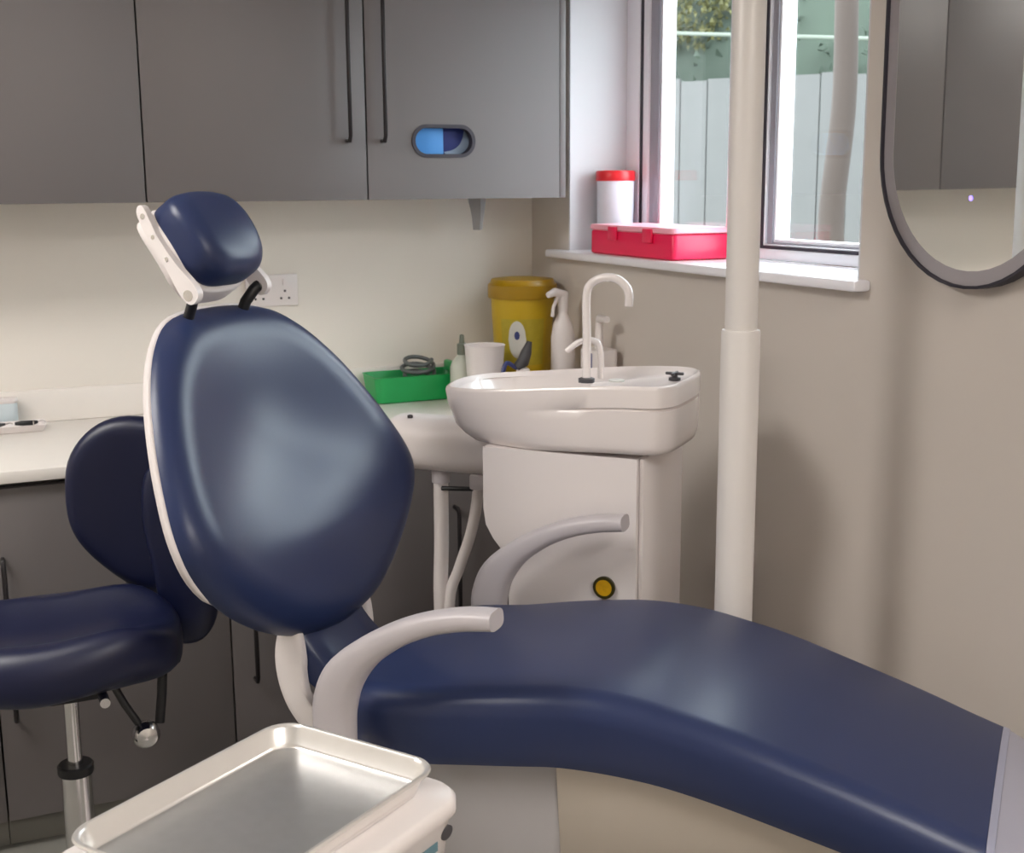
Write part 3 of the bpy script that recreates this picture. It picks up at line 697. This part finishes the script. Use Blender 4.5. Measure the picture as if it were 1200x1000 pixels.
for k in range(5):
    a = R(20+72*k); ca, sa_ = math.cos(a), math.sin(a)
    leg = obj('leg', tb([(ca*.02, sa_*.02, .135), (ca*.14, sa_*.14, .115), (ca*.25, sa_*.25, .085)], [(.020, .022), (.017, .019), (.012, .014)], seg=12), 'chrome', stool)
    obj('castor', lt([(.012, -.016), (.027, -.014), (.027, .014), (.012, .016)], (ca*.25, sa_*.25, .0275), 18, 'y'), 'black', leg)
    obj('castor_stem', tb([(ca*.25, sa_*.25, .08), (ca*.25, sa_*.25, .05)], .009, seg=8), 'black', leg)
# backrest, curved round the sitter
bo = [(-.145, .02), (-.135, .11), (-.085, .17), (-.01, .185), (.09, .155), (.14, .08), (.15, 0), (.13, -.09), (.06, -.165), (-.01, -.165), (-.08, -.115), (-.13, -.05)]
bo = [(p.x, p.y) for p in spline([(a, b_, 0) for a, b_ in bo], 64, True)]
ba = R(62)      # facing direction of the pad, towards the sitter
bc = Vector((.175, .175, .885))
def mbk(u, v, w_):
    tx = Vector((math.cos(R(-22)), math.sin(R(-22)), 0)); nx = Vector((-math.sin(R(22)), -math.cos(R(22)), 0))
    return bc + tx*u + Vector((0, 0, 1))*v + nx*w_
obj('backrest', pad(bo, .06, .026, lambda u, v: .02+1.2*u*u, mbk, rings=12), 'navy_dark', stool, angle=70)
lo = [(-.055, .14), (-.03, .17), (.03, .15), (.07, .06), (.075, -.10), (.05, -.17), (.0, -.185), (-.03, -.15), (-.045, -.04), (-.06, .06)]
lo = [(p.x, p.y) for p in spline([(a, b_, 0) for a, b_ in lo], 48, True)]
def mlo(u, v, w_): 
    p = mbk(u+.065, v-.07, w_+.055); return p
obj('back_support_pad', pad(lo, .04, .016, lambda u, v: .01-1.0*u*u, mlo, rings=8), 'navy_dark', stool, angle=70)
obj('back_bracket', loft(bmesh.new(), [[(x, y, z) for x, z in ((.20, .66), (.30, .70), (.315, .715), (.27, .78), (.20, .78))] for y in (.165, .195)]), 'black', stool, smooth=False)
obj('back_bar', tb([(.09, .03, .635), (.17, .10, .64), (.225, .17, .67), (.235, .19, .76)], (.014, .008), seg=8), 'black', stool)
def near(px, py, pz): return Vector((px, py, pz))
kn = obj('knob', lt([(.006, -.03), (.022, -.024), (.028, -.008), (.028, .008), (.022, .024), (.006, .03)], (.176, .03, .644), 18, 'x'), 'darkgrey', stool)
obj('tilt_lever', tb([(.165, 0, .63), (.160, -.005, .58), (.152, -.01, .525)], (.009, .007), seg=10), 'black', stool)
lv = obj('height_lever', tb([(.07, -.02, .625), (.09, -.03, .58), (.115, -.04, .535)], .007, seg=10), 'black', stool)
obj('lever_knob', lt([(.005, -.022), (.018, -.018), (.025, -.006), (.025, .008), (.018, .018), (.005, .020)], (.122, -.045, .522), 18, 'y'), 'chrome', lv)
obj('pivot_bolt', lt([(.009, -.02), (.009, .02)], (.05, -.085, .618), 14, 'y'), 'chrome', stool)

# ---------------------------------------------------------------- delivery unit and tray in the foreground
TC = Vector((.259, 1.243, .837)); TA = R(214)
du = thing('delivery_unit', 'white instrument unit under the steel tray in the foreground', 'instrument unit', (TC.x, TC.y, 0), TA)
def rr3(w_, h_, r, z, cx=0, cy=0): return [(x, y, z) for x, y in rrect(w_, h_, r, 8, cx, cy)]
obj('unit_casing', loft(bmesh.new(), [rr3(.32, .24, .05, .735, 0, .0), rr3(.352, .266, .05, .75, 0, .0), rr3(.362, .276, .045, .812), rr3(.372, .284, .042, .816), rr3(.372, .284, .042, .83), rr3(.362, .274, .04, .8355), rr3(.27, .18, .03, .8365)]), 'white', du, angle=50)
# ---- front panel with faint printed marks
fy = .137
def mark(name, m_, pts, label=None):
    q = bmesh.new(); n = len(pts)
    a_ = [q.verts.new((x, fy+.0002+.0*z, z)) for x, z in pts]; b_ = [q.verts.new((x, fy-.004, z)) for x, z in pts]
    q.faces.new(a_); q.faces.new(b_[::-1])
    for i in range(n): q.faces.new((a_[i], a_[(i+1) % n], b_[(i+1) % n], b_[i]))
    return obj(name, q, m_, du, smooth=False, label=label)
obj('rear_handle', tb(spline([(.15, .06, .80), (.185, .06, .80), (.195, .03, .80), (.195, -.03, .80), (.185, -.06, .80), (.15, -.06, .80)], 20), .008, seg=10), 'white', du)
obj('support_arm', tb(spline([(0, 0, .74), (0, 0, .60), (0, 0, .30), (0, 0, .06)], 12), .032, seg=20), 'white', du)
obj('floor_base', loft(bmesh.new(), [rr3(.40, .30, .06, 0), rr3(.40, .30, .06, .045), rr3(.36, .26, .05, .06)]), 'white', du, angle=40)
def oval(cx, cz, rx, rz, n=20): return [(cx+rx*math.cos(2*PI*k/n), cz+rz*math.sin(2*PI*k/n)) for k in range(n)]
mark('printed_mark', 'darkgrey', oval(-.146, .797, .011, .008), 'small dark oval mark')
mark('printed_mark', 'teal', [(-.128, .784), (-.092, .784), (-.092, .795), (-.128, .795)], 'grey-teal bar of tiny print')
mark('button_panel', 'paleblue', [(-.075, .768), (.02, .768), (.02, .800), (-.075, .800)])
for k in range(3): mark('button', 'label', [(-.066+.028*k, .774), (-.046+.028*k, .774), (-.046+.028*k, .792), (-.066+.028*k, .792)])
tr = thing('steel_tray', 'rectangular stainless steel instrument tray on white unit in the foreground', 'tray', TC, TA)
tw, th_ = .334, .238
rings = [rr3(tw-.040, th_-.040, .024, .0005), rr3(tw-.030, th_-.030, .026, .001), rr3(tw-.012, th_-.012, .032, .0245), rr3(tw-.003, th_-.003, .034, .0252), rr3(tw, th_, .035, .0275), rr3(tw-.003, th_-.003, .034, .0298), rr3(tw-.010, th_-.010, .031, .0298), rr3(tw-.016, th_-.016, .029, .026), rr3(tw-.026, th_-.026, .027, .0055), rr3(tw-.033, th_-.033, .024, .0035)]
obj('tray_body', loft(bmesh.new(), rings), 'steel_wall', tr, angle=50)
obj('tray_floor', loft(bmesh.new(), [rr3(tw-.030, th_-.030, .025, .0036), rr3(tw-.030, th_-.030, .025, .0044)]), 'steel_floor', tr, angle=40, label='brushed tray bottom, darkened for a painted-in reflection')

# ---------------------------------------------------------------- outside the window
struct('ground', bx(RX+.3, 14, -6, 16, -.4, -.3), 'ground', smooth=False)['kind'] = 'structure'
fn = thing('garden_fence', 'pale board fence in the garden seen through the window', 'fence', (4.2, 9.4, -.3))
fa, fb = Vector((4.0, 9.5)), Vector((7.4, 5.4)); fd = (fb-fa).normalized(); nf = 26; ln = (fb-fa).length
q = bmesh.new()
for k in range(nf):
    c = fa+(fb-fa)*((k+.5)/nf); hwid = ln/nf/2-.004
    tp = 2.24+.012*math.sin(k*2.1)
    p0, p1 = c-fd*hwid, c+fd*hwid; nv = Vector((-fd.y, fd.x))*.012
    loft(q, [[(p.x, p.y, z) for p in (p0-nv, p1-nv, p1+nv, p0+nv)] for z in (-.3, tp)])
obj('boards', q, 'fence', fn, world=True, smooth=False)
q = bmesh.new()
nv = Vector((fd.y, -fd.x))
for z in (.3, 1.3, 2.1):
    p0, p1 = fa-nv*.05, fb-nv*.05
    tube(q, [(p0.x, p0.y, z), (p1.x, p1.y, z)], .03, seg=6)
obj('fence_rail', q, 'fence', fn, world=True)
def leafy(name, label, base, ext, n, m_, size):
    q = bmesh.new()
    for i in range(n):
        while True:
            u = Vector((random.uniform(-1, 1), random.uniform(-1, 1), random.uniform(-1, 1)))
            if .55 < u.length < 1: break
        p = Vector(base)+Vector((u.x*ext[0], u.y*ext[1], u.z*ext[2]))
        rot = Matrix.Rotation(random.uniform(0, 6.28), 3, 'Z') @ Matrix.Rotation(random.uniform(0, 6.28), 3, 'X')
        s = size*random.uniform(.6, 1.3)
        v = [q.verts.new(p+rot @ Vector(c)) for c in ((-s*.5, 0, 0), (0, -s, .02), (s*.5, 0, 0), (0, s, .02))]
        q.faces.new(v)
    return q
hd = thing('garden_hedge', 'tall green hedge growing behind the pale garden fence', 'hedge', (6.9, 9.2, -.3))
fm = (fa+fb)/2
q = bmesh.new()
def ico(q, c, r, sq):
    r_ = bmesh.ops.create_icosphere(q, subdivisions=3, radius=r)
    for v in r_['verts']:
        d_ = 1+.10*math.sin(v.co.x*9+c[0])*math.cos(v.co.y*8+c[1])+.06*math.sin(v.co.z*14)
        v.co = Vector((v.co.x*d_+c[0], v.co.y*d_+c[1], v.co.z*sq*d_+c[2]))
for k in range(8):
    p = fa+(fb-fa)*(k/7)+Vector((.9, .75))*1.0
    ico(q, (p.x, p.y, 1.7+.1*math.sin(k*3)), .88, 2.2)
core = obj('hedge_mass', q, 'leaf', hd, world=True)
q = bmesh.new()
for k in range(8):
    p = fa+(fb-fa)*(k/7)+Vector((.9, .75))*1.0
    g = leafy('x', '', (p.x, p.y, 1.7), (.98, .98, 2.15), 1500, 'leaf', .05)
    me = bpy.data.meshes.new('tmp'); g.to_mesh(me); g.free(); q.from_mesh(me); bpy.data.meshes.remove(me)
lv_ = obj('hedge_leaves', q, 'leaf', hd, world=True, smooth=False); lv_['kind'] = 'stuff'
o_ = obj('yellow_foliage', leafy('y', '', (5.3, 8.75, 2.85), (.6, .6, .40), 2500, 'leaf_y', .035), 'leaf_y', hd, world=True, smooth=False, label='yellow-green leaves'); o_['kind'] = 'stuff'
tk = thing('bare_tree', 'slim grey-brown trunk standing in front of the fence outside right pane', 'tree', (4.12, 5.28, -.3))
obj('trunk', tb(spline([(4.13, 5.20, -.3), (4.14, 5.22, .8), (4.12, 5.26, 1.3), (4.14, 5.22, 1.9), (4.12, 5.21, 2.6), (4.15, 5.2, 3.6)], 24), [.075-.001*i for i in range(25)], seg=12), 'trunk', tk, world=True)
obj('branch', tb(spline([(4.14, 5.20, 1.0), (4.25, 5.02, 1.35), (4.3, 4.96, 1.8), (4.28, 5.0, 2.4)], 14), .022, seg=8), 'trunk', tk, world=True)
t = thing('trellis_wire', 'thin pale horizontal rail in front of the hedge outside the window', 'rail', (4.8, 8.05, 2.54))
obj('rail', tb([(4.52, 8.55, 2.59), (4.8, 8.05, 2.543), (5.5, 6.79, 2.405), (5.9, 6.07, 2.33)], .013, seg=8), 'rail', t, world=True)
obj('post', tb([(4.52, 8.55, -.3), (4.52, 8.55, 2.62)], .03, seg=8), 'rail', t, world=True)
obj('post', tb([(5.9, 6.07, -.3), (5.9, 6.07, 2.36)], .03, seg=8), 'rail', t, world=True)

# repeats share a group
for o in bpy.data.objects:
    if o.parent is None:
        k = o.name.split('.')[0]
        g = {'wall_cabinet': 'grey wall cabinets along the back wall', 'base_cabinet': 'dark grey base cabinets under the worktop', 'glove_box': 'boxes behind the oval cabinet opening',
             'dental_instrument': 'instruments in the white dish', 'ceiling_light': 'ceiling light panels'}.get(k)
        if g: o['group'] = g
